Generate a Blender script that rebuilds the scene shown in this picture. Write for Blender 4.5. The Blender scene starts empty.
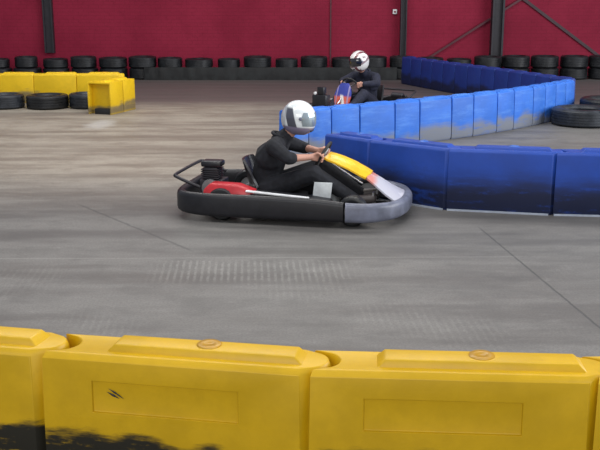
import bpy, bmesh, math, random
from mathutils import Vector, Matrix
random.seed(7)
S = bpy.context.scene
C = S.collection
PI = math.pi

# ------------------------------------------------------------------ materials
def new_mat(name):
    m = bpy.data.materials.new(name); m.use_nodes = True
    nt = m.node_tree
    return m, nt, nt.nodes['Principled BSDF']

class NG:
    """small helper for node maths"""
    def __init__(s, nt): s.nt = nt
    def n(s, t, **k):
        x = s.nt.nodes.new(t)
        for a, b in k.items(): setattr(x, a, b)
        return x
    def put(s, sock, v):
        if isinstance(v, bpy.types.NodeSocket): s.nt.links.new(v, sock)
        else: sock.default_value = v
    def m(s, op, a, b=0.0, c=0.0):
        x = s.n('ShaderNodeMath', operation=op)
        s.put(x.inputs[0], a); s.put(x.inputs[1], b); s.put(x.inputs[2], c)
        return x.outputs[0]
    def ramp(s, v, lo, hi, a=0.0, b=1.0):
        x = s.n('ShaderNodeMapRange'); x.interpolation_type = 'SMOOTHSTEP'
        s.put(x.inputs[0], v)
        for i, q in enumerate((lo, hi, a, b)): s.put(x.inputs[1 + i], q)
        return x.outputs[0]
    def noise(s, vec, scale, detail=4, rough=.6, sc=None):
        if sc:
            mp = s.n('ShaderNodeMapping'); s.put(mp.inputs[0], vec)
            mp.inputs['Scale'].default_value = sc; vec = mp.outputs[0]
        x = s.n('ShaderNodeTexNoise'); s.put(x.inputs['Vector'], vec)
        x.inputs['Scale'].default_value = scale; x.inputs['Detail'].default_value = detail
        x.inputs['Roughness'].default_value = rough
        return x.outputs['Fac']
    def mix(s, f, a, b):
        x = s.n('ShaderNodeMix', data_type='RGBA')
        s.put(x.inputs[0], f)
        for sock, v in ((x.inputs[6], a), (x.inputs[7], b)):
            if isinstance(v, tuple) and len(v) == 3: v = v + (1,)
            s.put(sock, v)
        return x.outputs[2]
    def coord(s): return s.n('ShaderNodeTexCoord').outputs['Object']
    def xyz(s, v):
        x = s.n('ShaderNodeSeparateXYZ'); s.put(x.inputs[0], v); return x.outputs
    def bump(s, h, strength, dist, bsdf):
        x = s.n('ShaderNodeBump'); s.put(x.inputs['Height'], h)
        x.inputs['Strength'].default_value = strength; x.inputs['Distance'].default_value = dist
        s.nt.links.new(x.outputs[0], bsdf.inputs['Normal'])

def simple(name, col, rough=.5, metal=0, var=.12, scale=12, spec=.5, bump=0, coat=0):
    m, nt, b = new_mat(name); g = NG(nt)
    f = g.noise(g.coord(), scale)
    hi = tuple(min(1, c * (1 + var) + .003) for c in col); lo = tuple(c * (1 - var) for c in col)
    g.put(b.inputs['Base Color'], g.mix(g.ramp(f, .3, .7), lo, hi))
    b.inputs['Roughness'].default_value = rough; b.inputs['Metallic'].default_value = metal
    b.inputs['Specular IOR Level'].default_value = spec
    b.inputs['Coat Weight'].default_value = coat
    if bump: g.bump(f, bump, .01, b)
    return m

def plastic(name, col, scuff, dirt, z0, z1, amount, rough=.42, streak=(1.2, 1.2, 7), ragged=.35, soft=.06, faded=None, cover=.45):
    """rotomoulded plastic with rubber scuff marks in a band at kart bumper height"""
    m, nt, b = new_mat(name); g = NG(nt); co = g.coord()
    oi = g.n('ShaderNodeObjectInfo')
    add = g.n('ShaderNodeVectorMath', operation='MULTIPLY_ADD')
    cb = g.n('ShaderNodeCombineXYZ'); 
    for i in range(3): g.put(cb.inputs[i], oi.outputs['Random'])
    g.put(add.inputs[0], cb.outputs[0]); add.inputs[1].default_value = (37, 23, 11); g.put(add.inputs[2], co)
    v = add.outputs[0]
    x, y, z = g.xyz(co)
    n1 = g.noise(v, 3.0, 6, .65); n2 = g.noise(v, 2.2, 8, .7, streak); n3 = g.noise(v, 30, 3)
    base = g.mix(g.ramp(n1, .3, .75), tuple(c * .86 for c in col), tuple(min(1, c * 1.1) for c in col))
    if faded: base = g.mix(g.ramp(n2, .45, .8, 0, .5), base, faded)
    grime = g.m('MULTIPLY', g.ramp(n1, .52, .75, 0, .55), g.ramp(n3, .3, .7))
    base = g.mix(grime, base, dirt)
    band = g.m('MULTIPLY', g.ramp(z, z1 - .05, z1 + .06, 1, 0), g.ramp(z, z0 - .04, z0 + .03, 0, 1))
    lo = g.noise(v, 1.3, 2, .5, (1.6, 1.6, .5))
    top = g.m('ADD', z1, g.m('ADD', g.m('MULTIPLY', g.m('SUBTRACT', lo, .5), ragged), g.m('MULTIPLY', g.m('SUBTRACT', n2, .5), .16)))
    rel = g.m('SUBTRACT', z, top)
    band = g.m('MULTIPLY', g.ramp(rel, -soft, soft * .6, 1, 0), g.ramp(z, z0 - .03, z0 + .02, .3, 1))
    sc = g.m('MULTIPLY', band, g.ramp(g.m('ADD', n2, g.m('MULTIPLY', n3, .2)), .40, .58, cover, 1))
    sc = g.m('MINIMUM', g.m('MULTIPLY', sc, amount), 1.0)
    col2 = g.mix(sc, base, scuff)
    g.put(b.inputs['Base Color'], col2)
    g.put(b.inputs['Roughness'], g.m('ADD', rough, g.m('MULTIPLY', n1, .2)))
    g.bump(n3, .12, .004, b)
    b.inputs['Specular IOR Level'].default_value = .38
    return m

def tyre_mat(name, col, dust):
    m, nt, b = new_mat(name); g = NG(nt); co = g.coord()
    n = g.noise(co, 6, 5); n2 = g.noise(co, 40, 2)
    g.put(b.inputs['Base Color'], g.mix(g.ramp(n, .45, .75, 0, .7), col, dust))
    g.put(b.inputs['Roughness'], g.ramp(n, .3, .8, .34, .7))
    g.bump(n2, .25, .004, b)
    return m

M = {}
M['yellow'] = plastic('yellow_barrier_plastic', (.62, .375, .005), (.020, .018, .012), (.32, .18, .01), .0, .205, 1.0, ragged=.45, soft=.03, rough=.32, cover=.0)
M['yellow_far'] = plastic('sunned_yellow_plastic', (.78, .50, .008), (.12, .11, .10), (.48, .32, .03), .02, .15, .8, ragged=.35)  # lighter yellow for the distant barriers
M['yellow_cap'] = simple('amber_filler_plastic', (.42, .22, .004), .35)
M['blue'] = plastic('dark_blue_barrier_plastic', (.013, .062, .37), (.009, .012, .032), (.02, .05, .2), .0, .30, .95, ragged=.2, soft=.16)  # one blue plastic, dimness put in its colour; lower half part scuff, part shade
M['blue_light'] = plastic('scuffed_blue_barrier_plastic', (.030, .155, .62), (.20, .21, .23), (.05, .15, .45), .0, .19, .95, ragged=.45, soft=.08, faded=(.14, .34, .76))  # same blue plastic, brightened in its colour for the lit row; scuffs are wear
M['blue_deep'] = plastic('deep_blue_barrier_plastic', (.012, .035, .22), (.008, .010, .02), (.02, .04, .12), .0, .2, .8)  # same blue plastic again, with the far row's shade put into its colour
M['blue_cap'] = simple('blue_filler_plastic', (.03, .13, .5), .35)
M['pale_rubber'] = simple('pale_kerb_strip', (.34, .38, .46), .6)  # pale line along the foot of the nearer blue barriers
M['tyre'] = tyre_mat('tyre_rubber', (.007, .008, .010), (.024, .026, .030))
M['tyre_grey'] = tyre_mat('dusty_tyre_rubber', (.014, .017, .023), (.045, .052, .066))
M['belt'] = tyre_mat('black_rubber_belting', (.008, .009, .010), (.022, .026, .027))
M['steel_dark'] = simple('dark_painted_steel', (.018, .016, .022), .5)
M['brace_red'] = simple('red_painted_steel_brace', (.085, .012, .022), .5)
M['brace_dark'] = simple('dark_steel_brace', (.04, .012, .02), .5)
M['chrome'] = simple('bright_steel', (.6, .6, .62), .25, 1)
M['alu'] = simple('cast_aluminium', (.32, .32, .33), .45, .8)
M['black_plastic'] = simple('black_bumper_plastic', (.009, .009, .013), .42, bump=.1)
M['grey_plastic'] = simple('grey_nose_plastic', (.13, .14, .19), .38, var=.3, scale=5)
M['frame'] = simple('kart_frame_paint', (.03, .03, .035), .35)
M['seat'] = simple('seat_fibreglass', (.02, .02, .024), .3)
M['red'] = simple('red_plastic', (.50, .02, .03), .35)
M['red_dark'] = simple('dark_red_paint', (.2, .015, .02), .4)
M['yellow_panel'] = simple('yellow_fairing_plastic', (.85, .50, .015), .3, var=.1)
M['pale_panel'] = simple('pale_fairing_plastic', (.55, .55, .62), .3)
M['tank'] = simple('translucent_fuel_tank', (.50, .53, .55), .35)
M['white'] = simple('white_plastic', (.75, .76, .78), .3)
M['black'] = simple('black_matte', (.01, .01, .012), .6)
M['cloth_black'] = simple('black_race_overall', (.008, .009, .014), .85, var=.3, scale=25, bump=.3)
M['cloth_navy'] = simple('navy_race_overall', (.012, .014, .032), .85, var=.3, scale=25, bump=.3)
M['skin'] = simple('skin', (.52, .27, .20), .55, var=.08)
M['shoe'] = simple('shoe_leather', (.06, .05, .05), .5)
M['visor'] = simple('tinted_visor', (.012, .012, .018), .06, coat=1)
M['visor_pale'] = simple('mirrored_visor', (.42, .50, .55), .12, .6)
M['eye'] = simple('eye_white', (.7, .7, .68), .2)

def cone_mat():
    m, nt, b = new_mat('nose_cone_print'); g = NG(nt); x, y, z = g.xyz(g.coord())
    n = g.noise(g.coord(), 9, 4)
    t = g.m('ADD', x, g.m('MULTIPLY', n, .06))
    c = g.mix(g.ramp(t, .70, .76), (.62, .24, .20), (.48, .48, .56))
    c = g.mix(g.ramp(n, .58, .62, 0, .5), c, (.72, .70, .76))
    g.put(b.inputs['Base Color'], c); b.inputs['Roughness'].default_value = .3
    return m
M['cone'] = cone_mat()

def shield_mat():
    m, nt, b = new_mat('shield_fairing_print'); g = NG(nt); x, y, z = g.xyz(g.coord())
    n = g.noise(g.coord(), 14, 3)
    t = g.m('ADD', z, g.m('MULTIPLY', n, .04))
    c = g.mix(g.ramp(t, .36, .40), (.62, .12, .08), (.045, .06, .34))
    d = g.m('ABSOLUTE', g.m('ADD', y, g.m('MULTIPLY', g.m('SUBTRACT', z, .36), .35)))
    stripe = g.m('MULTIPLY', g.ramp(d, .018, .034, 1, 0), g.ramp(t, .38, .42, 1, 0))
    c = g.mix(stripe, c, (.75, .72, .72))
    e = g.ramp(g.m('ABSOLUTE', g.m('SUBTRACT', g.m('ABSOLUTE', y), .095)), .008, .014, .8, 0)
    c = g.mix(e, c, (.35, .30, .50))
    g.put(b.inputs['Base Color'], c); b.inputs['Roughness'].default_value = .28
    return m
M['shield'] = shield_mat()

def helmet_mat(name, kind):
    m, nt, b = new_mat(name); g = NG(nt); x, y, z = g.xyz(g.coord()); n = g.noise(g.coord(), 12, 3)
    if kind == 0:    # white, dark grey flash over the rear side
        f = g.m('ABSOLUTE', g.m('ADD', g.m('ADD', x, g.m('MULTIPLY', z, .35)), .045))
        c = g.mix(g.m('MULTIPLY', g.ramp(f, .035, .045, 1, 0), g.ramp(z, .075, .095, 1, 0)), (.78, .82, .84), (.07, .075, .10))
        c = g.mix(g.ramp(x, -.095, -.08, .8, 0), c, (.38, .40, .44))
        c = g.mix(g.ramp(z, -.075, -.06, 1, 0), c, (.25, .22, .32))
    else:            # white crown, maroon and dark stripes
        a = g.m('ABSOLUTE', y)
        c = g.mix(g.ramp(g.m('ABSOLUTE', g.m('SUBTRACT', a, .062)), .012, .018, 1, 0), (.74, .72, .72), (.16, .05, .06))
        c = g.mix(g.ramp(g.m('ABSOLUTE', g.m('SUBTRACT', g.m('ADD', z, g.m('MULTIPLY', x, .4)), .0)), .016, .022, 1, 0), c, (.28, .20, .22))
        c = g.mix(g.ramp(n, .62, .66, 0, .8), c, (.10, .04, .05))
    g.put(b.inputs['Base Color'], c); b.inputs['Roughness'].default_value = .2; b.inputs['Coat Weight'].default_value = .6
    return m
M['helmet_white'] = helmet_mat('white_helmet_shell', 0)
M['helmet_striped'] = helmet_mat('striped_helmet_shell', 1)

def wall_mat():
    m, nt, b = new_mat('red_painted_wall'); g = NG(nt); co = g.coord()
    mp = g.n('ShaderNodeMapping'); g.put(mp.inputs[0], co); mp.inputs['Rotation'].default_value = (PI / 2, 0, 0)
    br = g.n('ShaderNodeTexBrick'); g.put(br.inputs['Vector'], mp.outputs[0])
    br.inputs['Scale'].default_value = 1; br.inputs['Brick Width'].default_value = .22; br.inputs['Row Height'].default_value = .075
    br.inputs['Mortar Size'].default_value = .006; br.inputs['Mortar Smooth'].default_value = .4
    n = g.noise(co, .9, 6, .6); n2 = g.noise(co, 14, 4)
    c = g.mix(g.ramp(n, .3, .7), (.225, .010, .034), (.290, .017, .047))
    c = g.mix(g.ramp(n2, .45, .8, 0, .35), c, (.18, .008, .024))
    c = g.mix(g.m('MULTIPLY', br.outputs['Fac'], .30), c, (.12, .01, .02))
    g.put(b.inputs['Base Color'], c); b.inputs['Roughness'].default_value = .7; b.inputs['Specular IOR Level'].default_value = .2
    g.bump(g.m('SUBTRACT', 1.0, br.outputs['Fac']), .25, .006, b)
    return m
M['wall'] = wall_mat()

def floor_mat():
    m, nt, b = new_mat('worn_concrete_floor'); g = NG(nt); co = g.coord(); x, y, z = g.xyz(co)
    big = g.noise(co, .35, 5, .6, (.6, 1, 1))
    streak = g.noise(co, 1.0, 7, .62, (.35, 2.6, 1))
    fine = g.noise(co, 9, 6, .7, (.5, 1.4, 1))
    grit = g.noise(co, 70, 3, .7)
    warp = g.m('MULTIPLY', g.m('SUBTRACT', big, .5), 1.6)
    # old pale concrete, beige further back on the left, greyer close by
    beige = g.m('MULTIPLY', g.ramp(g.m('ADD', y, warp), 7.6, 10.2), g.ramp(g.m('ADD', x, warp), 1.2, -1.8, 0, 1))
    c = g.mix(beige, (.198, .190, .180), (.395, .350, .288))
    c = g.mix(g.ramp(streak, .40, .66, 0, .75), c, g.mix(beige, (.112, .104, .097), (.18, .148, .118)))
    c = g.mix(g.ramp(fine, .50, .8, 0, .5), c, g.mix(beige, (.26, .252, .24), (.50, .455, .385)))
    mott = g.noise(co, 2.6, 7, .72, (.8, 1.3, 1))
    c = g.mix(g.ramp(mott, .42, .68, 0, .55), c, g.mix(beige, (.105, .100, .096), (.205, .165, .13)))
    # rubber laid down along the racing line at the far side of the hall
    lane = g.ramp(g.m('ADD', y, g.m('MULTIPLY', warp, .25)), 15.1, 16.3)
    lane = g.m('MULTIPLY', lane, g.ramp(x, 6.8, 4.8, .35, 1))
    c = g.mix(g.m('MULTIPLY', lane, .85), c, g.mix(g.ramp(streak, .35, .7), (.085, .065, .066), (.130, .105, .105)))
    # rubber on the near racing line
    q = g.m('ABSOLUTE', g.m('SUBTRACT', g.m('ADD', y, g.m('MULTIPLY', warp, .3)), 7.35))
    near = g.m('MULTIPLY', g.ramp(q, .25, 1.0, 1, 0), g.ramp(streak, .3, .6))
    c = g.mix(g.m('MULTIPLY', near, .42), c, (.085, .082, .082))
    # floor joints and cracks
    def line(x0, y0, x1, y1, w, ext=0.0, wob=.03):
        dx, dy = x1 - x0, y1 - y0; L = math.hypot(dx, dy); nx, ny = -dy / L, dx / L; tx, ty = dx / L, dy / L
        d = g.m('ADD', g.m('ADD', g.m('MULTIPLY', x, nx), g.m('MULTIPLY', y, ny)), -(x0 * nx + y0 * ny))
        if wob: d = g.m('ADD', d, g.m('MULTIPLY', g.m('SUBTRACT', fine, .5), wob))
        t = g.m('ADD', g.m('ADD', g.m('MULTIPLY', x, tx), g.m('MULTIPLY', y, ty)), -(x0 * tx + y0 * ty))
        a = g.ramp(g.m('ABSOLUTE', d), w * .5, w, 1, 0)
        e = g.m('MULTIPLY', g.ramp(t, -.1 - ext, .1 - ext), g.ramp(t, L + ext - .1, L + ext + .1, 1, 0))
        return g.m('MULTIPLY', a, e)
    j1 = line(1.45, 7.25, 1.72, 4.85, .011, .1, .02)
    j2 = line(-1.95, 8.2, -.80, 6.70, .016, 0, .05)
    j3 = line(-4, 6.46, 1.55, 6.53, .012, 0, .02)
    j4 = line(-6, 9.9, .4, 9.9, .05, 0, .1)
    c = g.mix(g.m('MULTIPLY', j1, .65), c, (.05, .05, .05))
    c = g.mix(g.m('MULTIPLY', j2, .55), c, (.06, .06, .06))
    c = g.mix(g.m('MULTIPLY', j3, .35), c, (.34, .33, .31))
    # ribbed, brushed slabs
    rib = g.m('SINE', g.m('ADD', g.m('MULTIPLY', g.m('ADD', x, g.m('MULTIPLY', y, .056)), 140.0), g.m('MULTIPLY', fine, 4)))
    patch = g.noise(co, 1.1, 3, .5)
    p1 = g.m('MULTIPLY', g.ramp(y, 5.85, 6.05), g.ramp(y, 6.40, 6.46, 1, 0))
    p1 = g.m('MULTIPLY', p1, g.m('MULTIPLY', g.ramp(x, -1.1, -.8), g.ramp(x, .1, .5, 1, 0)))
    p2 = g.m('MULTIPLY', g.ramp(y, 6.38, 6.46, 1, 0), g.ramp(patch, .5, .64, 0, .4))
    ribm = g.m('MULTIPLY', g.m('MULTIPLY', g.m('MAXIMUM', p1, p2), g.ramp(fine, .35, .6, .25, 1)), g.ramp(rib, -.2, .9))
    c = g.mix(g.m('MULTIPLY', ribm, .38), c, (.36, .35, .33))
    # pale patch beside the end of the yellow barriers
    dxx = g.m('SUBTRACT', x, -2.80); dyy = g.m('MULTIPLY', g.m('SUBTRACT', y, 13.3), .42)
    dd = g.m('SQRT', g.m('ADD', g.m('MULTIPLY', dxx, dxx), g.m('MULTIPLY', dyy, dyy)))
    sp = g.m('MULTIPLY', g.ramp(g.m('ADD', dd, g.m('MULTIPLY', g.m('SUBTRACT', fine, .5), .5)), .08, .27, 1, 0), .6)
    c = g.mix(sp, c, (.60, .59, .57))
    c = g.mix(g.ramp(grit, .38, .66, 0, .38), c, (.075, .072, .069))
    g.put(b.inputs['Base Color'], c)
    g.put(b.inputs['Roughness'], g.ramp(streak, .3, .7, .62, .50))
    b.inputs['Specular IOR Level'].default_value = .35
    h = g.m('ADD', g.m('MULTIPLY', grit, .3), g.m('ADD', g.m('MULTIPLY', ribm, .5), g.m('MULTIPLY', j1, -1.0)))
    g.bump(h, .22, .01, b)
    return m
M['floor'] = floor_mat()

# ------------------------------------------------------------------ mesh helpers
def link(name, bm, m, parent=None, smooth=40, bevel=0, seg=2):
    me = bpy.data.meshes.new(name); bmesh.ops.recalc_face_normals(bm, faces=bm.faces[:]); bm.to_mesh(me); bm.free()
    o = bpy.data.objects.new(name, me); C.objects.link(o)
    mm = m if isinstance(m, (list, tuple)) else [m]
    for q in mm: me.materials.append(M[q])
    if bevel:
        md = o.modifiers.new('b', 'BEVEL'); md.width = bevel; md.segments = seg; md.limit_method = 'ANGLE'; md.angle_limit = math.radians(35)
        bake(o)
    if smooth: shade(o.data, smooth)
    if parent: o.parent = parent
    return o

def bake(o):
    bpy.context.view_layer.update()
    dg = bpy.context.evaluated_depsgraph_get()
    me = bpy.data.meshes.new_from_object(o.evaluated_get(dg))
    o.modifiers.clear(); o.data = me

def shade(me, ang):
    for p in me.polygons: p.use_smooth = True
    bm = bmesh.new(); bm.from_mesh(me); a = math.radians(ang)
    for e in bm.edges:
        e.smooth = not (len(e.link_faces) == 2 and e.calc_face_angle(0) > a)
    bm.to_mesh(me); bm.free()

def tag(o, label=None, cat=None, group=None, kind=None):
    if label: o['label'] = label
    if cat: o['category'] = cat
    if group: o['group'] = group
    if kind: o['kind'] = kind
    return o

def empty(name, loc=(0, 0, 0), rz=0):
    o = bpy.data.objects.new(name, None); C.objects.link(o); o.location = loc; o.rotation_euler = (0, 0, rz)
    o.empty_display_size = .1
    return o

def copy_tree(o, parent=None):
    c = o.copy(); C.objects.link(c)
    if parent: c.parent = parent
    for ch in [q for q in C.objects if q.parent == o]: copy_tree(ch, c)
    return c

def box(bm, x0, x1, y0, y1, z0, z1):
    v = [bm.verts.new(p) for p in ((x0,y0,z0),(x1,y0,z0),(x1,y1,z0),(x0,y1,z0),(x0,y0,z1),(x1,y0,z1),(x1,y1,z1),(x0,y1,z1))]
    for f in ((3,2,1,0),(4,5,6,7),(0,1,5,4),(1,2,6,5),(2,3,7,6),(3,0,4,7)): bm.faces.new([v[i] for i in f])
    return v

def rings(bm, rs, cap=True, closed=True):
    """skin a list of equal-length vertex loops"""
    L = [[bm.verts.new(p) for p in r] for r in rs]; n = len(L[0])
    for a, b in zip(L, L[1:]):
        for i in range(n if closed else n - 1):
            j = (i + 1) % n
            bm.faces.new((a[i], a[j], b[j], b[i]))
    if cap:
        bm.faces.new(L[0][::-1]); bm.faces.new(L[-1])
    return L

def tube(bm, pts, r, n=10, closed=False, rad=None):
    pts = [Vector(p) for p in pts]; N = len(pts); rs = []
    up = None
    for i, p in enumerate(pts):
        if closed: t = pts[(i + 1) % N] - pts[i - 1]
        else: t = pts[min(i + 1, N - 1)] - pts[max(i - 1, 0)]
        t.normalize()
        if up is None:
            up = Vector((0, 0, 1)) if abs(t.z) < .9 else Vector((1, 0, 0))
        s = t.cross(up); s.normalize(); u = s.cross(t); up = u
        rr = rad[i] if rad else r
        rs.append([p + (s * math.cos(2*PI*k/n) + u * math.sin(2*PI*k/n)) * rr for k in range(n)])
    if closed:
        L = [[bm.verts.new(q) for q in r_] for r_ in rs]
        for i in range(N):
            a, b = L[i], L[(i + 1) % N]
            off = 0
            if i == N - 1:   # match the twist
                off = min(range(n), key=lambda k: (b[k].co - a[0].co).length)
            for k in range(n):
                bm.faces.new((a[k], a[(k+1) % n], b[(k+1+off) % n], b[(k+off) % n]))
    else: rings(bm, rs)

def lathe(bm, prof, n=32, axis='z', c=(0, 0, 0), closed=False):
    rs = []
    for (r, h) in prof:
        ring = []
        for k in range(n):
            a = 2*PI*k/n; x, y = r*math.cos(a), r*math.sin(a)
            p = (x, y, h) if axis == 'z' else (x, h, y) if axis == 'y' else (h, x, y)
            ring.append((p[0]+c[0], p[1]+c[1], p[2]+c[2]))
        rs.append(ring)
    if closed:
        L = [[bm.verts.new(p) for p in r] for r in rs]
        for i in range(len(L)):
            a, b = L[i], L[(i+1) % len(L)]
            for k in range(n): bm.faces.new((a[k], a[(k+1)%n], b[(k+1)%n], b[k]))
    else: rings(bm, rs)

_SPH = {}
def capsule(bm, p0, r0, p1, r1, sub=2):
    """convex hull of two spheres, a tapered limb segment"""
    if sub not in _SPH:
        t = bmesh.new(); bmesh.ops.create_icosphere(t, subdivisions=sub, radius=1); _SPH[sub] = [v.co.copy() for v in t.verts]; t.free()
    t = bmesh.new()
    for p, r in ((Vector(p0), r0), (Vector(p1), r1)):
        for q in _SPH[sub]: t.verts.new(p + q * r)
    bmesh.ops.convex_hull(t, input=t.verts[:])
    loose = [v for v in t.verts if not v.link_faces]
    bmesh.ops.delete(t, geom=loose, context='VERTS')
    me = bpy.data.meshes.new('t'); t.to_mesh(me); t.free(); bm.from_mesh(me); bpy.data.meshes.remove(me)

def ell(bm, c, r, sub=3, rot=None):
    m = Matrix.Translation(Vector(c)) @ (rot or Matrix()) @ Matrix.Diagonal((*r, 1))
    bmesh.ops.create_icosphere(bm, subdivisions=sub, radius=1, matrix=m)

def organic(name, bm, mats, parent, voxel=.009, it=3):
    o = link(name, bm, mats, None, smooth=0)
    md = o.modifiers.new('r', 'REMESH'); md.mode = 'VOXEL'; md.voxel_size = voxel
    md = o.modifiers.new('s', 'SMOOTH'); md.iterations = it; md.factor = .5
    bake(o)
    for p in o.data.polygons: p.use_smooth = True
    o.data.materials.clear()
    for q in (mats if isinstance(mats, (list, tuple)) else [mats]): o.data.materials.append(M[q])
    o.parent = parent
    return o

# ------------------------------------------------------------------ the setting
bm = bmesh.new(); box(bm, -14, 11.5, -1.5, 20.95, -.2, 0)
tag(link('floor', bm, 'floor', smooth=0), kind='structure')
bm = bmesh.new(); box(bm, -14, 11.5, 20.75, 20.95, 0, 6)
tag(link('wall_back', bm, 'wall', smooth=0), kind='structure')

def channel(name, X, w, y0, y1, z0, z1, m='steel_dark'):
    """steel H section standing against the wall"""
    bm = bmesh.new(); t = w * .16
    box(bm, X - w/2, X - w/2 + t, y0, y1, z0, z1); box(bm, X + w/2 - t, X + w/2, y0, y1, z0, z1)
    box(bm, X - w/2 + t, X + w/2 - t, (y0+y1)/2 - t/2, (y0+y1)/2 + t/2, z0, z1)
    return tag(link(name, bm, m, smooth=0), kind='structure')
channel('trim_1', 4.18, .25, 20.46, 20.66, 0, 6)
channel('trim_2', 2.20, .13, 20.56, 20.72, 0, 6)
channel('trim_3', -5.36, .20, 20.62, 20.745, .50, 6)
bm = bmesh.new(); box(bm, .64, .67, 20.725, 20.75, 0, 6)
tag(link('trim_4', bm, 'brace_red', smooth=0), kind='structure')
for nm, a, b_, r, mm in (('trim_5', (2.75, 20.70, .38), (7.0, 20.70, 3.1), .022, 'brace_red'),
                         ('trim_6', (6.50, 20.72, .38), (2.4, 20.72, 3.28), .030, 'brace_dark')):
    bm = bmesh.new(); d = (Vector(b_) - Vector(a)).normalized(); s = Vector((-d.z, 0, d.x)) * r; w = Vector((0, .018, 0))
    rings(bm, [[Vector(p) + s - w, Vector(p) + s + w, Vector(p) - s + w, Vector(p) - s - w] for p in (a, b_)])
    tag(link(nm, bm, mm, smooth=0), kind='structure')

# small white box on the wall
wb = empty('wall_box', (2.02, 20.72, 1.36))
bm = bmesh.new(); box(bm, -.045, .045, -.02, .03, -.05, .05); link('housing', bm, 'white', wb, bevel=.008)
bm = bmesh.new(); lathe(bm, [(.022, -.02), (.022, -.03), (.014, -.034)], 16, 'y'); link('button', bm, 'red_dark', wb)
tag(wb, 'small white box fixed high on the red wall beside the thin dark post', 'wall box')

# ------------------------------------------------------------------ tyres
def tyre_mesh(R, W, rin, grooves=3, name='tyre', mat='tyre'):
    h = W / 2; p = []
    p += [(rin, -h*.62), (rin + .015, -h*.80), (rin + (R-rin)*.35, -h*.98), (R*.90, -h*.97), (R*.965, -h*.86)]
    g = .007
    span = h * .74 * 2; n = grooves; seg = span / (n + (n+1) * 3)
    z = -h * .74
    p.append((R, z))
    for i in range(n):
        z += seg * 3; p += [(R, z), (R - g, z + seg * .15), (R - g, z + seg * .85)]; z += seg; p.append((R, z))
    p.append((R, h * .74))
    p += [(R*.965, h*.86), (R*.90, h*.97), (rin + (R-rin)*.35, h*.98), (rin + .015, h*.80), (rin, h*.62), (rin + .02, h*.3), (R - .035, h*.4), (R - .03, -h*.4), (rin + .02, -h*.3)]
    bm = bmesh.new(); lathe(bm, [(r, z_ + h) for r, z_ in p], 40, closed=True)
    return link(name, bm, mat, smooth=35)

t0 = tyre_mesh(.29, .235, .175)
first_used = [False]
def place_tyre(src, loc, rz, s, label, group, tilt=(0, 0), mat=None):
    if src.get('used'): o = src.copy(); C.objects.link(o)
    else: o = src; src['used'] = 1
    o.location = loc; o.rotation_euler = (tilt[0], tilt[1], rz); o.scale = (s[0], s[0], s[1])
    for k in ('label', 'category', 'group'):
        if k in o: del o[k]
    tag(o, label, 'tyre', group)
    return o

ordn = ['first', 'second', 'third', 'fourth', 'fifth', 'sixth', 'seventh', 'eighth', 'ninth', 'tenth', 'eleventh', 'twelfth', 'thirteenth',
        'fourteenth', 'fifteenth', 'sixteenth', 'seventeenth', 'eighteenth', 'nineteenth', 'twentieth', 'twenty-first', 'twenty-second', 'twenty-third', 'twenty-fourth', 'twenty-fifth']
tall = []
N = 22
for i in range(N):
    X = -6.32 + i * .603
    belt = -3.25 < X < 2.15
    sR = .96 + random.uniform(-.03, .04)
    y = 20.125
    where = 'behind rubber belting' if belt else ('behind yellow barriers' if X < -3.2 else ('behind far blue barriers' if X < 3.1 else 'right side'))
    place_tyre(t0, (X, y, 0), random.uniform(0, 6), (sR, 1), 'lower tyre, %s stack from the left along the red wall, %s' % (ordn[i], where), 'lower tyres along the red wall')
    s2 = random.choice((.80, .88, .92, .97, 1.0)) ; hz = random.choice((.80, .9, 1.0, 1.0))
    if X > 4.2: s2 = .98; hz = 1.05
    o = place_tyre(t0, (X + random.uniform(-.02, .02), y + random.uniform(-.01, .0) - (.29*.98 - .29*s2)*.6, .236), random.uniform(0, 6), (s2, hz),
               'upper tyre, %s stack from the left along the red wall, %s' % (ordn[i], where), 'upper tyres along the red wall')
del t0['used']
for o in C.objects:
    if 'used' in o: del o['used']

# rubber belting stretched along the lower row
bm = bmesh.new(); pts = []; X = -3.22; k = 0
while X < 2.06:
    y = 19.815 + .004 * math.sin(X * 9) + .003 * math.sin(X * 23 + 1)
    pts.append((X, y)); X += .06
rs = []
for (x, y) in pts:
    w = .003 * math.sin(x * 31)
    rs.append([(x, y, .0), (x, y - .004 + w, .13), (x, y + w, .262), (x, y - .012 + w, .262), (x, y - .016 + w, .13), (x, y - .012, .0)])
rings(bm, rs)
tag(link('rubber_belting', bm, 'belt', smooth=60), 'long black rubber belting covering the lower row of tyres along the red wall', 'rubber strip')

# tyres lying in front of the left yellow barriers
t1 = tyre_mesh(.30, .225, .185, 4, 'tyre', 'tyre_grey'); t1.name = 'tyre'
t1.location = (-4.70, 15.17, 0); tag(t1, 'grey dusty tyre lying flat at the left edge before the yellow barriers', 'tyre', 'tyres before the left yellow barriers')
t2 = tyre_mesh(.33, .215, .20, 3, 'tyre', 'tyre'); t2.location = (-4.02, 15.16, 0)
tag(t2, 'black tyre lying flat in the middle before the left yellow barriers', 'tyre', 'tyres before the left yellow barriers')
t3 = tyre_mesh(.28, .235, .17, 3, 'tyre', 'tyre_grey'); t3.location = (-3.40, 15.20, 0)
tag(t3, 'black tyre lying flat tucked against the open-ended yellow barrier', 'tyre', 'tyres before the left yellow barriers')
# big truck tyres on the right
t4 = tyre_mesh(.43, .24, .26, 4, 'truck_tyre', 'tyre_grey'); t4.location = (3.96, 13.27, 0)
tag(t4, 'large black truck tyre lying flat at the right edge, the nearer of two', 'tyre', 'truck tyres beside the blue barriers')
t5 = tyre_mesh(.42, .30, .26, 4, 'truck_tyre', 'tyre'); t5.location = (4.53, 13.93, 0)
tag(t5, 'black truck tyre lying flat at the right edge behind the nearer truck tyre', 'tyre', 'truck tyres beside the blue barriers')

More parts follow.
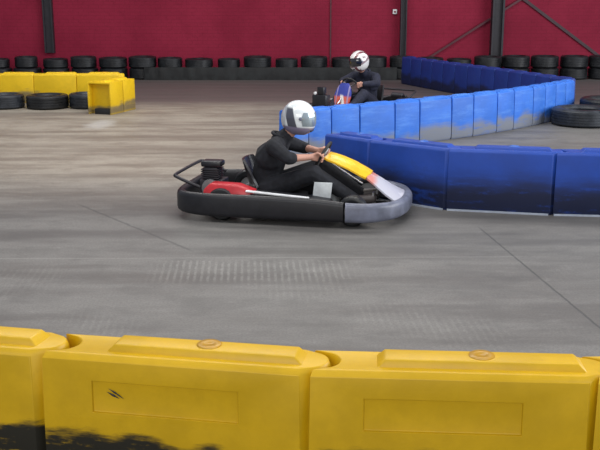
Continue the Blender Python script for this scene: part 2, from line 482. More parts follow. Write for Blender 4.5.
# ------------------------------------------------------------------ barriers
def outline(L, T, b, n=9, inset=0.0):
    """plan outline: a shouldered bulge at the +x end that fits the hollow at the -x end of the next unit"""
    sh = T * .14; H_ = T/2 - inset; h = T/2 - sh - inset*.5; e = inset*.5
    R = (h*h + b*b) / (2*b); a = math.asin(min(1, h / R)); pts = [(L/2 - e, -H_)]
    for k in range(n + 1):
        t = -a + 2*a*k/n; pts.append((L/2 - e + b - R + R*math.cos(t), R*math.sin(t)))
    pts += [(L/2 - e, H_), (-L/2 + e, H_)]
    h += .004; R = (h*h + b*b) / (2*b); a = math.asin(min(1, h / R))
    for k in range(n + 1):
        t = a - 2*a*k/n; pts.append((-L/2 + e + b - R + R*math.cos(t), R*math.sin(t)))
    pts.append((-L/2 + e, -H_))
    return pts

def barrier_body(L, T, h, b, m, panel=True, foot=True, bev=.010):
    bm = bmesh.new(); prof = [(0, .012)] if foot else [(0, 0)]
    prof += [(.035, .0), (h*.5, .003), (h - .022, .010), (h, .030)]
    rings(bm, [[(x, y, z) for x, y in outline(L, T, b, 9, i)] for z, i in prof])
    o = link('body', bm, m, smooth=0)
    if panel:
        bc = bmesh.new()
        for s in (-1, 1): box(bc, -L*.298, L*.268, s*(T/2 - .003) - .013, s*(T/2 - .003) + .013, h*.575, h*.81)
        c = link('cutter', bc, m, smooth=0)
        md = o.modifiers.new('c', 'BOOLEAN'); md.operation = 'DIFFERENCE'; md.object = c; md.solver = 'EXACT'
        bake(o); bpy.data.objects.remove(c)
    md = o.modifiers.new('b', 'BEVEL'); md.width = bev; md.segments = 3; md.limit_method = 'ANGLE'; md.angle_limit = math.radians(38)
    bake(o); shade(o.data, 40)
    return o

def ridge(bm, x0, x1, w, z0, z1, s=.03):
    rs = []
    rs = [[(x0, -w, z0), (x1, -w, z0), (x1, w, z0), (x0, w, z0)], [(x0 + s*1.6, -w + s*.6, z1), (x1 - s*1.6, -w + s*.6, z1), (x1 - s*1.6, w - s*.6, z1), (x0 + s*1.6, w - s*.6, z1)]]
    rings(bm, rs)

def make_barrier(name, L, T, h, b, m, capm, panel=True, plug=True, foot=None, rh=.028, bev=.010):
    root = empty(name)
    o = barrier_body(L, T, h, b, m, panel, bev=bev); o.parent = root
    bm = bmesh.new(); ridge(bm, -L*.265, L*.51, T*.27, h - .012, h + rh, .026)
    link('top_ridge', bm, m, root, bevel=.006)
    if plug:
        bm = bmesh.new(); lathe(bm, [(.048, h + rh - .006), (.048, h + rh + .002), (.044, h + rh + .005), (.020, h + rh + .005), (.016, h + rh + .002), (.002, h + rh + .002)], 28, c=(L*.13, T*.03, 0))
        link('filler_cap', bm, capm, root)
    if foot:
        bm = bmesh.new(); box(bm, -L/2 + .01, L/2 - .01, -T/2 - .008, -T/2 + .012, .0, .014); link('foot_strip', bm, foot, root)
    return root

def put(root, a, b, T, first):
    """stand a barrier so its front foot runs from a to b"""
    a = Vector(a); b = Vector(b); d = (b - a); ang = math.atan2(d.y, d.x); d.normalize(); n = Vector((-d.y, d.x))
    c = (a + b) / 2 + n * T / 2
    o = root if first else copy_tree(root)
    o.location = (c.x, c.y, 0); o.rotation_euler = (0, 0, ang)
    return o

# near yellow row
H = .535
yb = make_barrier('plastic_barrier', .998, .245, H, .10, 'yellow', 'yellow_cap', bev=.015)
pts = [(-2.015, 3.56), (-1.002, 3.352), (.017, 3.166), (1.036, 3.099), (2.051, 3.133)]
labs = ['yellow plastic barrier cut off by the left edge of the foreground row', 'foreground yellow plastic barrier with a dark scratch on its recessed panel',
        'yellow plastic barrier in the foreground right of centre with its round filler cap showing', 'yellow plastic barrier at the right end of the foreground row, mostly out of view']
yellows = []
for i in range(4):
    gap = .004
    o = put(yb, pts[i], pts[i+1], .245, i == 0); o.name = 'plastic_barrier'
    tag(o, labs[i], 'barrier', 'yellow barriers in the foreground row'); yellows.append(o)
# black scratches on the recessed panel of the second one
yp = -.245/2 + .0115
for (x0, z0, x1, z1, w) in ((-.235, .408, -.185, .378, .004), (-.242, .394, -.190, .368, .005), (-.215, .396, -.172, .368, .003)):
    d = Vector((x1 - x0, 0, z1 - z0)).normalized(); n = Vector((-d.z, 0, d.x)) * w; a = Vector((x0, yp, z0)); e = Vector((x1, yp, z1)); mid = (a + e) / 2
    bm = bmesh.new(); va = bm.verts.new(a); ve = bm.verts.new(e); ring = [bm.verts.new(p) for p in (mid + n, mid + Vector((0, .004, 0)), mid - n, mid + Vector((0, -.002, 0)))]
    for k in range(4):
        bm.faces.new((va, ring[k], ring[(k+1) % 4])); bm.faces.new((ve, ring[(k+1) % 4], ring[k]))
    link('scratch', bm, 'black', yellows[1])

# near blue row
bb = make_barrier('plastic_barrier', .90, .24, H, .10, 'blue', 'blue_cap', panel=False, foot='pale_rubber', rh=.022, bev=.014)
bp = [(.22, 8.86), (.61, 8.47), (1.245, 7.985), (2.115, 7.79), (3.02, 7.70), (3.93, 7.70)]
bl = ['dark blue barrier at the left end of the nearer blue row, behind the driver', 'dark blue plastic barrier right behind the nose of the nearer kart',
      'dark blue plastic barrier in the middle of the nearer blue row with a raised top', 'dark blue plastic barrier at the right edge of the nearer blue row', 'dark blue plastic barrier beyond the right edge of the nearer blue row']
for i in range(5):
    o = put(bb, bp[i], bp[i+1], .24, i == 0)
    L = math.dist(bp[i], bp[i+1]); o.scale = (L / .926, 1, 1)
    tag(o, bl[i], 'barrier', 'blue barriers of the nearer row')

# middle blue row: short units, curving away to the right
mid_ = [(-.02, 10.58), (.20, 10.70), (.364, 10.805), (.703, 11.04), (1.144, 11.335), (1.47, 11.59), (1.914, 11.92), (2.23, 12.16), (2.604, 12.50), (2.882, 12.76),
       (3.225, 13.12), (3.455, 13.38), (3.665, 13.62), (3.87, 13.86), (4.07, 14.12)]
# straighten the step between the first units
mid_[0] = (-.13, 10.47); mid_[1] = (.10, 10.63)
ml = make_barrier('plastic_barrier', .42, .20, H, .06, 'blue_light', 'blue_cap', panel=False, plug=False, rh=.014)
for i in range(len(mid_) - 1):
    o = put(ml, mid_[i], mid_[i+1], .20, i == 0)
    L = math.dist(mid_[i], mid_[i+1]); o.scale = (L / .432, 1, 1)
    pos = 'scuffed bright blue barrier unit, %s from the left in the long middle row' % ordn[i]
    if i == 0: pos = 'scuffed bright blue barrier unit at the left end of the middle row, behind the helmet'
    if i == len(mid_) - 2: pos = 'scuffed bright blue barrier unit at the far right bend of the middle row'
    tag(o, pos, 'barrier', 'short blue barrier units of the middle row')

# far blue row: comes back from the bend toward the red wall
farp = [(3.99, 14.36), (3.84, 14.72), (3.70, 15.08), (3.56, 15.44), (3.425, 15.80), (3.27, 16.15), (3.105, 16.50), (2.94, 16.86), (2.775, 17.22), (2.61, 17.58), (2.455, 17.95), (2.30, 18.32), (2.15, 18.69), (2.01, 19.05)]
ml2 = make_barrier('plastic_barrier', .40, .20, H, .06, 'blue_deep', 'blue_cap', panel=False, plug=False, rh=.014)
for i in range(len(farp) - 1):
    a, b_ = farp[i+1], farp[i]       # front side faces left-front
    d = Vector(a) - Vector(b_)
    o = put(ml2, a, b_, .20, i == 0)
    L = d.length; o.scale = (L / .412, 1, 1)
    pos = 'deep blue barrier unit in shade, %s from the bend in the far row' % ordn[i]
    if i == len(farp) - 2: pos = 'deep blue barrier unit at the left end of the far row, nearest the wall'
    tag(o, pos, 'barrier', 'short blue barrier units of the far row')

# left yellow barriers
HL = .48
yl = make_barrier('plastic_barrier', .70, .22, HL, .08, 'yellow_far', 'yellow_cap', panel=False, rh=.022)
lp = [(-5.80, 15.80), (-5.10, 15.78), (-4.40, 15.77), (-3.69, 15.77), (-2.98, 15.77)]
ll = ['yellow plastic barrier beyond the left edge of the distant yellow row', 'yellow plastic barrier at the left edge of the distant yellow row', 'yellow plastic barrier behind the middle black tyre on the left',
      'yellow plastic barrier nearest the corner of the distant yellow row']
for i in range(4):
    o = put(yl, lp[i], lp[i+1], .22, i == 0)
    tag(o, ll[i], 'barrier', 'distant yellow barriers facing the track')
def hollow_barrier(L, W, h, t, m):
    """short barrier, its -y end an open channel with a shelf"""
    root = empty('plastic_barrier')
    bm = bmesh.new()
    box(bm, -W/2, -W/2 + t, -L/2, L/2, 0, h); box(bm, W/2 - t, W/2, -L/2, L/2, 0, h)
    box(bm, -W/2 + t, W/2 - t, -L/2, L/2, h - t, h); box(bm, -W/2 + t, W/2 - t, -L/2 + .10, L/2, 0, h - t)
    link('body', bm, m, root, bevel=.006)
    bm = bmesh.new(); ridge(bm, -W*.28, W*.28, L*.40, h - .01, h + .022, .02); link('top_ridge', bm, m, root, bevel=.005)
    return root
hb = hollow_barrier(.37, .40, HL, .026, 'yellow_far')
bm = bmesh.new(); box(bm, -.10, .174, -.165, -.085, 0, .085); link('foot_block', bm, 'black', hb, bevel=.006)
ang = math.atan2(.94, .33) - PI/2
hb.location = (-2.965, 14.52, 0); hb.rotation_euler = (0, 0, ang)
tag(hb, 'short yellow barrier whose open hollow end faces the track, at the row end', 'barrier', 'short yellow barriers at the corner')
h2 = hollow_barrier(.36, .40, HL, .026, 'yellow_far')
for k, (cx, cy) in enumerate(((-2.84, 14.885),)):
    o = h2 if k == 0 else copy_tree(h2)
    o.location = (cx, cy, 0); o.rotation_euler = (0, 0, ang)
    tag(o, ['short yellow barrier right behind the open-ended one, with grey scuffs', ''][k], 'barrier', 'short yellow barriers at the corner')

# ------------------------------------------------------------------ karts
def band(bm, path, t, n=5):
    """bumper wall: path = (x, y, zbottom, ztop) ; rounded-rect section of thickness t, path open"""
    P = [Vector(p[:2]) for p in path]; rs = []
    for i, p in enumerate(path):
        d = (P[min(i+1, len(P)-1)] - P[max(i-1, 0)]).normalized(); nrm = Vector((d.y, -d.x)); zb, zt = p[2], p[3]
        r = min(t/2, .035); ring = []
        for cx, cz, a0 in ((t/2 - r, zt - r, 0), (-t/2 + r, zt - r, PI/2), (-t/2 + r, zb + r, PI), (t/2 - r, zb + r, 1.5*PI)):
            for k in range(4):
                a = a0 + PI/2*k/3
                q = P[i] + nrm * (cx + r*math.cos(a)); ring.append((q.x, q.y, cz + r*math.sin(a)))
        rs.append(ring)
    rings(bm, rs)

def smooth_path(p, n=4):
    out = []
    for i in range(len(p) - 1):
        p0, p1, p2, p3 = (Vector(p[max(i-1, 0)]), Vector(p[i]), Vector(p[i+1]), Vector(p[min(i+2, len(p)-1)]))
        for k in range(n):
            t = k/n
            out.append(.5*((2*p1) + (p2-p0)*t + (2*p0-5*p1+4*p2-p3)*t*t + (3*p1-p0-3*p2+p3)*t**3))
    out.append(Vector(p[-1])); return out

def make_kart(fairing, nosem, conem, redm, metal='alu', side_panel=True):
    k = empty('go_kart')
    bm = bmesh.new()
    for s in (-1, 1):
        tube(bm, smooth_path([(-.78, s*.30, .09), (-.2, s*.30, .07), (.3, s*.22, .07), (.62, s*.18, .08), (.80, s*.10, .09)]), .016)
        tube(bm, [(.05, s*.28, .075), (.10, s*.50, .09), (-.30, s*.50, .09), (-.32, s*.30, .075)], .012)
    for x, w in ((-.78, .30), (-.35, .30), (.28, .23), (.6, .18)): tube(bm, [(x, -w, .078), (x, w, .078)], .014)
    link('frame', bm, 'frame', k)
    bm = bmesh.new(); box(bm, -.25, .72, -.2, .2, .052, .058); link('floor_tray', bm, 'alu', k)
    # wheels with rims
    for x, y, R, W in ((.56, .45, .125, .12), (.56, -.45, .125, .12), (-.56, .44, .138, .18), (-.56, -.44, .138, .18)):
        bm = bmesh.new(); h = W/2
        lathe(bm, [(.070, -h*.8), (.085, -h), (R*.88, -h), (R*.97, -h*.85), (R, -h*.6), (R, h*.6), (R*.97, h*.85), (R*.88, h), (.085, h), (.070, h*.8), (.066, 0)], 30, 'y', (x, y, R), closed=True)
        w = link('wheel', bm, 'tyre', k)
        bm = bmesh.new(); lathe(bm, [(.068, -h*.78), (.062, -h*.70), (.030, -h*.2), (.024, -h*.5), (.001, -h*.5)], 24, 'y', (x, y, R)); 
        lathe(bm, [(.001, h*.5), (.024, h*.5), (.030, h*.2), (.062, h*.70), (.068, h*.78), (.0685, 0), (.060, 0)][0:5] , 24, 'y', (x, y, R)); link('rim', bm, 'alu', w)
    bm = bmesh.new(); tube(bm, [(-.56, -.40, .138), (-.56, .40, .138)], .016, 14); link('rear_axle', bm, 'chrome', k)
    bm = bmesh.new(); 
    for s in (-1, 1): tube(bm, [(.56, s*.40, .12), (.56, s*.22, .10)], .013); tube(bm, [(.50, s*.40, .11), (.42, s*.03, .15)], .007)
    link('steering_linkage', bm, 'chrome', k)
    # wraparound bumper, sides and rear
    pth = smooth_path([(.50, .565, .05, .215), (.2, .575, .05, .235), (-.30, .58, .05, .24), (-.68, .58, .05, .24), (-.88, .52, .06, .24), (-.955, .36, .06, .24), (-.965, 0, .06, .24),
                       (-.955, -.36, .06, .24), (-.88, -.52, .06, .24), (-.68, -.58, .05, .24), (-.30, -.58, .05, .24), (.2, -.575, .05, .235), (.50, -.565, .05, .215)], 5)
    bm = bmesh.new(); band(bm, pth, .075); link('wraparound_bumper', bm, 'black_plastic', k, smooth=50)
    pth = smooth_path([(.515, .565, .05, .210), (.70, .53, .05, .205), (.86, .40, .055, .20), (.94, .20, .06, .195), (.955, 0, .06, .195),
                       (.94, -.20, .06, .195), (.86, -.40, .055, .20), (.70, -.53, .05, .205), (.515, -.565, .05, .210)], 5)
    bm = bmesh.new(); band(bm, pth, .085); link('nose_bumper', bm, nosem, k, smooth=50)
    for s in (-1, 1):
        bm = bmesh.new()
        rs = []
        for x, zt, yo in ((-.36, .19, .535), (-.30, .235, .54), (.15, .215, .535), (.36, .19, .53), (.42, .13, .52)):
            rs.append([(x, s*.33, .07), (x, s*yo, .07), (x, s*yo, zt), (x, s*.36, zt + .012), (x, s*.33, zt - .02)])
        rings(bm, rs); pod = link('side_pod', bm, 'black_plastic', k, bevel=.012)
        if s < 0:
            bm = bmesh.new(); rings(bm, [[(x, -.532, z), (x, -.500, z + .004), (x, -.500, z - .004 - .006), (x, -.532, z - .008)] for x, z in ((-.34, .262), (-.10, .246), (.20, .228))]); link('stripe', bm, 'white', pod)
    # red cover beside the engine
    bm = bmesh.new()
    rings(bm, [[(x, -.53, .20), (x, -.34, .20), (x, -.37, zt), (x, -.50, zt)] for x, zt in ((-.72, .25), (-.66, .305), (-.42, .30), (-.28, .255))])
    link('engine_cover', bm, redm, k, bevel=.012)
    if side_panel:
        bm = bmesh.new(); rings(bm, [[(x, y, z) for x, y, z in ((a, -.365, .20), (a + .012, -.345, .325), (a + .012, -.335, .325), (a, -.355, .20))] for a in (.20, .355)]); link('side_panel', bm, 'tank', k, bevel=.004)
    # engine
    bm = bmesh.new(); box(bm, -.80, -.60, -.34, -.14, .11, .30)
    for i in range(5): box(bm, -.795, -.635, -.325, -.155, .31 + i*.018, .320 + i*.018)
    box(bm, -.775, -.655, -.30, -.18, .30, .40)
    e = link('engine', bm, 'steel_dark', k, bevel=.004)
    bm = bmesh.new(); box(bm, -.80, -.62, -.31, -.16, .405, .455); link('air_box', bm, 'black_plastic', e, bevel=.015)
    bm = bmesh.new(); lathe(bm, [(.02, -.03), (.07, -.03), (.075, .0), (.06, .012), (.02, .015)], 20, 'y', (-.70, -.355, .24)); link('recoil_starter', bm, 'alu', e)
    bm = bmesh.new(); tube(bm, smooth_path([(-.78, -.05, .22), (-.86, .05, .25), (-.86, .25, .26), (-.82, .34, .27)]), .022); lathe(bm, [(.02, -.10), (.045, -.09), (.045, .09), (.02, .10)], 18, 'y', (-.84, .18, .27)); link('exhaust', bm, metal, e)
    # rear hoop bar with an upswept tip
    bm = bmesh.new()
    for s in (-1, 1): tube(bm, smooth_path([(-.78, s*.40, .25), (-.90, s*.42, .30), (-1.0, s*.40, .335)]), .014)
    tube(bm, smooth_path([(-1.0, .40, .335), (-1.02, .3, .34), (-1.02, -.3, .34), (-1.0, -.40, .335)]), .014)
    link('rear_bar', bm, 'steel_dark', k)
    # seat: bucket shell lofted through hip sections
    bm = bmesh.new(); rs = []
    for (x, z, w, d) in ((.06, .125, .15, .02), (-.08, .095, .18, .07), (-.26, .085, .19, .10), (-.36, .13, .20, .11), (-.41, .24, .20, .10), (-.45, .36, .18, .07), (-.475, .455, .15, .03)):
        ring = []
        tilt = min(1, max(0, (z - .09) / .12)) if x < -.2 else 0
        for kk in range(9):
            u = -1 + 2*kk/8; sd = abs(u)**3 * d
            px_ = x + sd * tilt; pz_ = z + sd * (1 - tilt) 
            ring.append((px_, u*w, pz_))
        back = [(a + -.018*tilt, b_*1.08, c_ - .018*(1-tilt)) for a, b_, c_ in ring[::-1]]
        rs.append(ring + back)
    rings(bm, rs); link('seat', bm, 'seat', k, smooth=50)
    # steering
    c = Vector((.215, 0, .485)); nrm = Vector((-.85, 0, .52)).normalized(); u = Vector((0, 1, 0)); v = nrm.cross(u); v.normalize()
    bm = bmesh.new(); tube(bm, [c + (u*math.cos(2*PI*i/28) + v*math.sin(2*PI*i/28))*.135 for i in range(28)], .013, 8, closed=True)
    sw = link('steering_wheel', bm, 'black', k)
    bm = bmesh.new()
    for a in (PI/2 , PI/2 + 2.1, PI/2 - 2.1): tube(bm, [c - nrm*.01, c + (u*math.cos(a) + v*math.sin(a))*.13], .009)
    link('spokes', bm, 'alu', sw)
    bm = bmesh.new(); tube(bm, [c + nrm*.01, c - nrm*.42], .011); link('steering_column', bm, 'chrome', k)
    # fuel tank between the legs, pedals
    bm = bmesh.new(); box(bm, .20, .36, -.09, .09, .07, .24); t = link('fuel_tank', bm, 'tank', k, bevel=.02, seg=3)
    bm = bmesh.new(); lathe(bm, [(.028, .24), (.028, .262), (.02, .268)], 16, c=(.25, 0, 0)); link('tank_cap', bm, 'red', t)
    for s in (-1, 1):
        bm = bmesh.new(); tube(bm, [(.66, s*.13, .07), (.69, s*.13, .20)], .009); box(bm, .680, .695, s*.13 - .035, s*.13 + .035, .16, .22); link('pedal', bm, 'alu', k)
    # fairing and nose cone
    if fairing == 'panel':
        bm = bmesh.new(); rs = []
        for t_, w, in ((0, .10), (.12, .135), (.3, .15), (.6, .16), (.9, .155), (1, .14)):
            x = .29 + .37*t_; z = .525 - .15*t_ + .018*math.sin(PI*t_)
            top = [(x - .10*abs(q)**2*.4, q*w, z - .035*q*q) for q in (-1, -.75, -.5, -.25, 0, .25, .5, .75, 1)]
            rs.append(top + [(a - .004, b_, c_ - .014) for a, b_, c_ in top[::-1]])
        rings(bm, rs); link('front_fairing', bm, 'yellow_panel', k, smooth=50)
        bm = bmesh.new(); rs = []
        for x, w, z, dz in ((.63, .15, .372, .03), (.70, .17, .335, .04), (.80, .21, .275, .05), (.89, .26, .22, .04), (.93, .28, .19, .02)):
            top = [(x, q*w, z - dz*q*q) for q in (-1, -.75, -.5, -.25, 0, .25, .5, .75, 1)]
            rs.append(top + [(a - .004, b_, c_ - .014) for a, b_, c_ in top[::-1]])
        rings(bm, rs); link('nose_cone', bm, conem, k, smooth=50)
    else:
        bm = bmesh.new(); rs = []
        for t_ in [i/12 for i in range(13)]:
            x = .37 + .13*t_; z = .545 - .36*t_
            w = .135 * max(.10, math.sin(PI * (t_*.86 + .07)) ** .55)
            top = [(x + .02*(1 - q*q), q*w, z) for q in (-1, -.75, -.5, -.25, 0, .25, .5, .75, 1)]
            rs.append(top + [(a - .014, b_, c_ - .006) for a, b_, c_ in top[::-1]])
        rings(bm, rs); link('front_fairing', bm, 'shield', k, smooth=50)
        bm = bmesh.new(); rs = []
        for x, w, z, dz in ((.55, .15, .24, .03), (.70, .17, .24, .04), (.80, .21, .23, .05), (.89, .26, .205, .04), (.93, .28, .185, .02)):
            top = [(x, q*w, z - dz*q*q) for q in (-1, -.75, -.5, -.25, 0, .25, .5, .75, 1)]
            rs.append(top + [(a - .004, b_, c_ - .014) for a, b_, c_ in top[::-1]])
        rings(bm, rs); link('nose_cone', bm, 'black_plastic', k, smooth=50)
    return k

# ------------------------------------------------------------------ people
def hand(bm, wrist, grip, axis, side, s=1.0):
    """palm plus four fingers and a thumb closed round a rim at grip; axis = rim direction"""
    w = Vector(wrist); g_ = Vector(grip); ax = Vector(axis).normalized(); d = (g_ - w).normalized()
    ax = (ax - d * ax.dot(d)).normalized(); up = ax.cross(d) * side
    if up.z < 0: up = -up
    palm0 = w + d*.01; knuck = g_ + up*.018 - d*.004
    for q, L in ((-.030, .0), (-.010, .004), (.010, .003), (.030, -.004)):
        capsule(bm, palm0 + ax*q*.55, .017*s, knuck + ax*q + d*L, .012*s, 1)
    for q, L in ((-.031, .85), (-.0105, .97), (.0105, 1.0), (.031, .90)):
        p = [knuck + ax*q, knuck + ax*q + d*.026*L + up*.002, knuck + ax*q + d*.036*L - up*.020, knuck + ax*q + d*.020*L - up*.036]
        for i, r in enumerate((.0098, .0092, .0085)): capsule(bm, p[i], r*s, p[i+1], (r - .0007)*s, 1)
    tdir = ax
    p = [w + d*.022 + tdir*.020 , w + d*.048 + tdir*.040 - up*.002, g_ + tdir*.036 - up*.014 - d*.010, g_ + tdir*.022 - up*.024 + d*.006]
    for i, r in enumerate((.013, .0115, .0095)): capsule(bm, p[i], r*s, p[i+1], (r - .001)*s, 1)

def make_driver(suit, shell_m, visor_m, headtilt, sleeves, lean=0.0, headyaw=0.0):
    p = empty('person')
    J = dict(pel=(-.27, 0, .215), wst=(-.275 + lean*.2, 0, .31), cst=(-.24 + lean*.6, 0, .46), nk0=(-.17 + lean, 0, .60), nk1=(-.08 + lean, 0, .68), hd=(-.01 + lean*1.6, 0, .795))
    def limbs(s):
        return dict(sh=Vector((-.17 + lean*.8, s*.175, .575)), el=Vector((-.02, s*.285, .505)), wr=Vector((.145, s*.160, .503)), gr=Vector((.215, s*.137, .495)),
                    hip=Vector((-.24, s*.085, .20)), kn=Vector((.17, s*.185, .365)), an=Vector((.53, s*.135, .145)), toe=Vector((.66, s*.13, .175)))
    # body
    bm = bmesh.new()
    capsule(bm, J['pel'], .115, J['wst'], .108); capsule(bm, J['wst'], .108, J['cst'], .120)
    for s in (-1, 1):
        L = limbs(s)
        capsule(bm, (J['cst'][0], s*.05, J['cst'][2]), .105, (J['nk0'][0] - .02, s*.09, .555), .070)
        capsule(bm, (J['nk0'][0], s*.03, .59), .06, L['sh'], .052)
        capsule(bm, L['sh'], .050, L['el'], .037); capsule(bm, L['el'], .037, L['wr'], .026)
        capsule(bm, L['hip'], .088, L['kn'], .056); capsule(bm, L['kn'], .056, L['an'], .036); capsule(bm, L['an'], .036, L['toe'], .028)
        hand(bm, L['wr'], L['gr'], Vector((-.52*0 + .3, 0, .95)), s)
    capsule(bm, J['nk0'], .06, J['nk1'], .055); capsule(bm, J['nk1'], .055, J['hd'], .07)
    h = Vector(J['hd'])
    ell(bm, h + Vector((-.005, 0, .01)), (.092, .074, .10)); ell(bm, h + Vector((.03, 0, -.045)), (.055, .050, .062))
    capsule(bm, h + Vector((.088, 0, .005)), .008, h + Vector((.104, 0, -.022)), .012, 1)
    for s in (-1, 1): ell(bm, h + Vector((-.01, s*.076, -.01)), (.018, .008, .028), 2)
    ell(bm, h + Vector((.080, 0, -.055)), (.014, .024, .008), 2)
    body = organic('body', bm, 'skin', p, .0068, 2)
    bm = bmesh.new()
    for s in (-1, 1): ell(bm, h + Vector((.079, s*.030, .005)), (.012, .013, .009), 2)
    link('eyes', bm, 'eye', p, smooth=60)
    # race suit
    bm = bmesh.new()
    capsule(bm, J['pel'], .125, J['wst'], .128); capsule(bm, J['wst'], .128, J['cst'], .142)
    for s in (-1, 1):
        L = limbs(s)
        capsule(bm, (J['cst'][0], s*.05, J['cst'][2]), .125, (J['nk0'][0] - .02, s*.09, .555), .088)
        capsule(bm, (J['nk0'][0], s*.03, .59), .072, L['sh'], .072)
        end = L['el'].lerp(L['wr'], sleeves)
        capsule(bm, L['sh'], .072, L['el'], .054)
        capsule(bm, L['el'], .054, end, .054 - .016*sleeves)
        capsule(bm, L['hip'], .100, L['kn'], .076); capsule(bm, L['kn'], .076, L['an'] , .052)
        # creases
        capsule(bm, L['hip'].lerp(L['kn'], .85) + Vector((0, 0, .05)), .035, L['kn'] + Vector((.02, 0, .035)), .045)
    capsule(bm, J['nk0'], .078, Vector(J['nk0']).lerp(Vector(J['nk1']), .75), .064)
    suit_o = organic('overall', bm, suit, p, .008, 2)
    bm = bmesh.new()
    tube(bm, [Vector(J['nk0']) + Vector((.01 + .066*math.cos(a), .072*math.sin(a), .055 + .02*math.cos(a)*-1)) for a in [2*PI*i/20 for i in range(20)]], .014, 8, closed=True)
    link('collar', bm, suit, p, smooth=60)
    for s in (-1, 1):
        L = limbs(s); bm = bmesh.new()
        capsule(bm, L['an'] + Vector((-.045, 0, -.025)), .040, L['toe'] + Vector((.0, 0, -.008)), .036); capsule(bm, L['an'] + Vector((0, 0, .0)), .046, L['toe'], .034)
        organic('shoe', bm, 'shoe', p, .008, 2)
    # helmet
    hz = Matrix.Translation(h + Vector((.005, 0, .012))) @ Matrix.Rotation(headyaw, 4, 'Z') @ Matrix.Rotation(headtilt, 4, 'Y')
    def hp(az, el_, k=1.0):
        ca, sa, ce, se = math.cos(az), math.sin(az), math.cos(el_), math.sin(el_)
        x, y, z = ca*ce*.148, sa*ce*.126, se*.145
        if x > 0 and z < 0: x *= 1 + .10 * min(1, -z/.10) * ca; 
        if z < -.09: x *= 1 - (-.09 - z) * 2.5; y *= 1 - (-.09 - z) * 2.5
        return Vector((x*k, y*k, z*k + (-.012 if z < 0 else 0) * min(1, -z/.05) ))
    bm = bmesh.new(); n = 48; rs = []
    for i in range(30):
        e_ = -1.05 + (PI/2 - .02 + 1.05) * i/29
        rs.append([hp(2*PI*k_/n, e_) for k_ in range(n)])
    inner = [[q*.88 + Vector((0, 0, -.002)) for q in r] for r in rs[:1]]
    rings(bm, inner + rs, cap=False); bm.faces.new([bm.verts[-n + i] for i in range(0)] ) if False else None
    bm.verts.ensure_lookup_table(); top = [bm.verts[len(bm.verts) - n + i] for i in range(n)]; bm.faces.new(top)
    sh = link('helmet', bm, shell_m, p, smooth=60); sh.matrix_local = hz
    bm = bmesh.new(); rs = []
    for i in range(9):
        e_ = -.30 + .72*i/8
        half = 1.25 * (1 - .10*abs(i-4)/4)
        rs.append([hp(-half + 2*half*k_/24, e_, 1.025) for k_ in range(25)] + [hp(half - 2*half*k_/24, e_, 1.002) for k_ in range(25)])
    rings(bm, rs); link('visor', bm, visor_m, sh, smooth=60)
    for s in (-1, 1):
        q = hp(s*1.28, .05, 1.03); bm = bmesh.new(); lathe(bm, [(.014, -.006), (.014, .006), (.008, .009)] if s > 0 else [(.014, .006), (.014, -.006), (.008, -.009)], 16, 'y', q)
        link('visor_pivot', bm, 'grey_plastic', sh)
        q = hp(s*.28, -.62, 1.0); bm = bmesh.new(); box(bm, q.x - .006, q.x + .006, q.y - .016, q.y + .016, q.z - .006, q.z + .006)
        link('chin_vent', bm, 'black', sh)
    return p

kx, ky, kr = -.015, 7.965, math.radians(-12.5)
k1 = make_kart('panel', 'grey_plastic', 'cone', 'red')
k1.location = (kx, ky, 0); k1.rotation_euler = (0, 0, kr); k1.scale = (.97, .93, 1)
tag(k1, 'nearer black go-kart with a yellow front fairing and grey nose, heading right', 'go-kart', 'rental go-karts')
d1 = make_driver('cloth_black', 'helmet_white', 'visor_pale', .10, .15, .005)
d1.location = (kx, ky, 0); d1.rotation_euler = (0, 0, kr)
tag(d1, 'person in black with bare forearms and white helmet, driving the nearer kart', 'person')

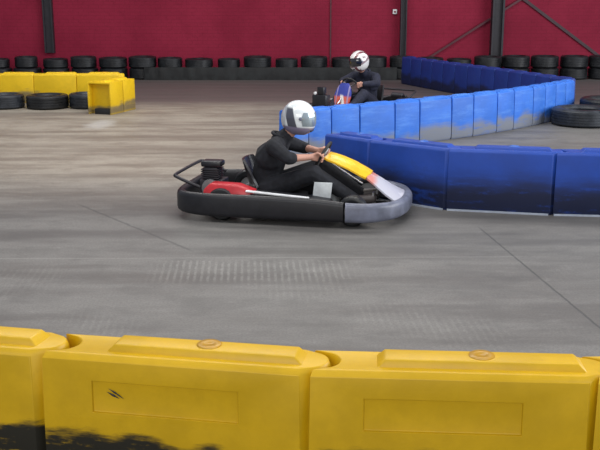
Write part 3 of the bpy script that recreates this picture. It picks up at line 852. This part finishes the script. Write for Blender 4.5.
kr2 = math.radians(-125)
k2 = make_kart('shield', 'black_plastic', 'cone', 'steel_dark', 'steel_dark', False)
px_, py_ = .90 - .57*.08, 13.98 - .82*.08
k2.location = (px_, py_, 0); k2.rotation_euler = (0, 0, kr2)
tag(k2, 'distant black go-kart with a blue and red shield fairing, partly hidden behind the blue barriers', 'go-kart', 'rental go-karts')
bm = bmesh.new(); box(bm, .66, .78, -.29, -.06, .20, .40); box(bm, .68, .76, -.22, -.11, .40, .51)
nb = link('nose_box', bm, 'black_plastic', k2, bevel=.012)
bm = bmesh.new(); lathe(bm, [(.022, .91), (.024, .90), (.010, .915)], 14, 'x', (-.13, -.24, .42)); link('lamp', bm, 'white', nb)
d2 = make_driver('cloth_navy', 'helmet_striped', 'visor', .12, .95, .0, -.35)
d2.location = (px_, py_, 0); d2.rotation_euler = (0, 0, kr2); d2.scale = (1.03, 1.03, 1.03)
tag(d2, 'person in dark navy overalls and a striped white helmet, driving the distant kart', 'person')

# ------------------------------------------------------------------ light
w = bpy.data.worlds.new('hall_daylight'); S.world = w; w.use_nodes = True
bg = w.node_tree.nodes['Background']; bg.inputs[0].default_value = (.80, .88, 1.0, 1); bg.inputs[1].default_value = .42
def area(name, loc, target, sx, sy, power, col):
    l = bpy.data.lights.new(name, 'AREA'); l.shape = 'RECTANGLE'; l.size = sx; l.size_y = sy; l.energy = power; l.color = col
    o = bpy.data.objects.new(name, l); C.objects.link(o); o.location = loc
    o.rotation_euler = (Vector(target) - Vector(loc)).to_track_quat('-Z', 'Y').to_euler()
area('daylight_doorway', (12, 7.5, 3.4), (0, 8.5, .2), 13, 5, 1500, (.95, .97, 1.0))
area('roof_light_far', (-1, 12.5, 7.5), (-1, 12.5, 0), 9, 3, 560, (1, .96, .90))
area('daylight_entrance', (-1.5, -5, 4.2), (0, 6, .3), 8, 3.5, 420, (1, .98, .95))  # added fill to brighten the camera-side barrier faces, not a known opening
area('roof_light_near', (0, 4.5, 7.5), (0, 4.7, 0), 9, 3, 420, (1, .97, .93))

# ------------------------------------------------------------------ camera
cam = bpy.data.cameras.new('camera'); co = bpy.data.objects.new('camera', cam); C.objects.link(co)
cam.sensor_width = 36; cam.lens = 950 * 36 / 600
co.location = (0, 0, 1.87); co.rotation_euler = (PI/2 - math.atan2(238, 950), 0, 0)
cam.clip_end = 200
S.camera = co
S.view_settings.view_transform = 'Standard'; S.view_settings.look = 'None'
S.view_settings.gamma = 1; S.view_settings.use_curve_mapping = False; S.view_settings.exposure = 0
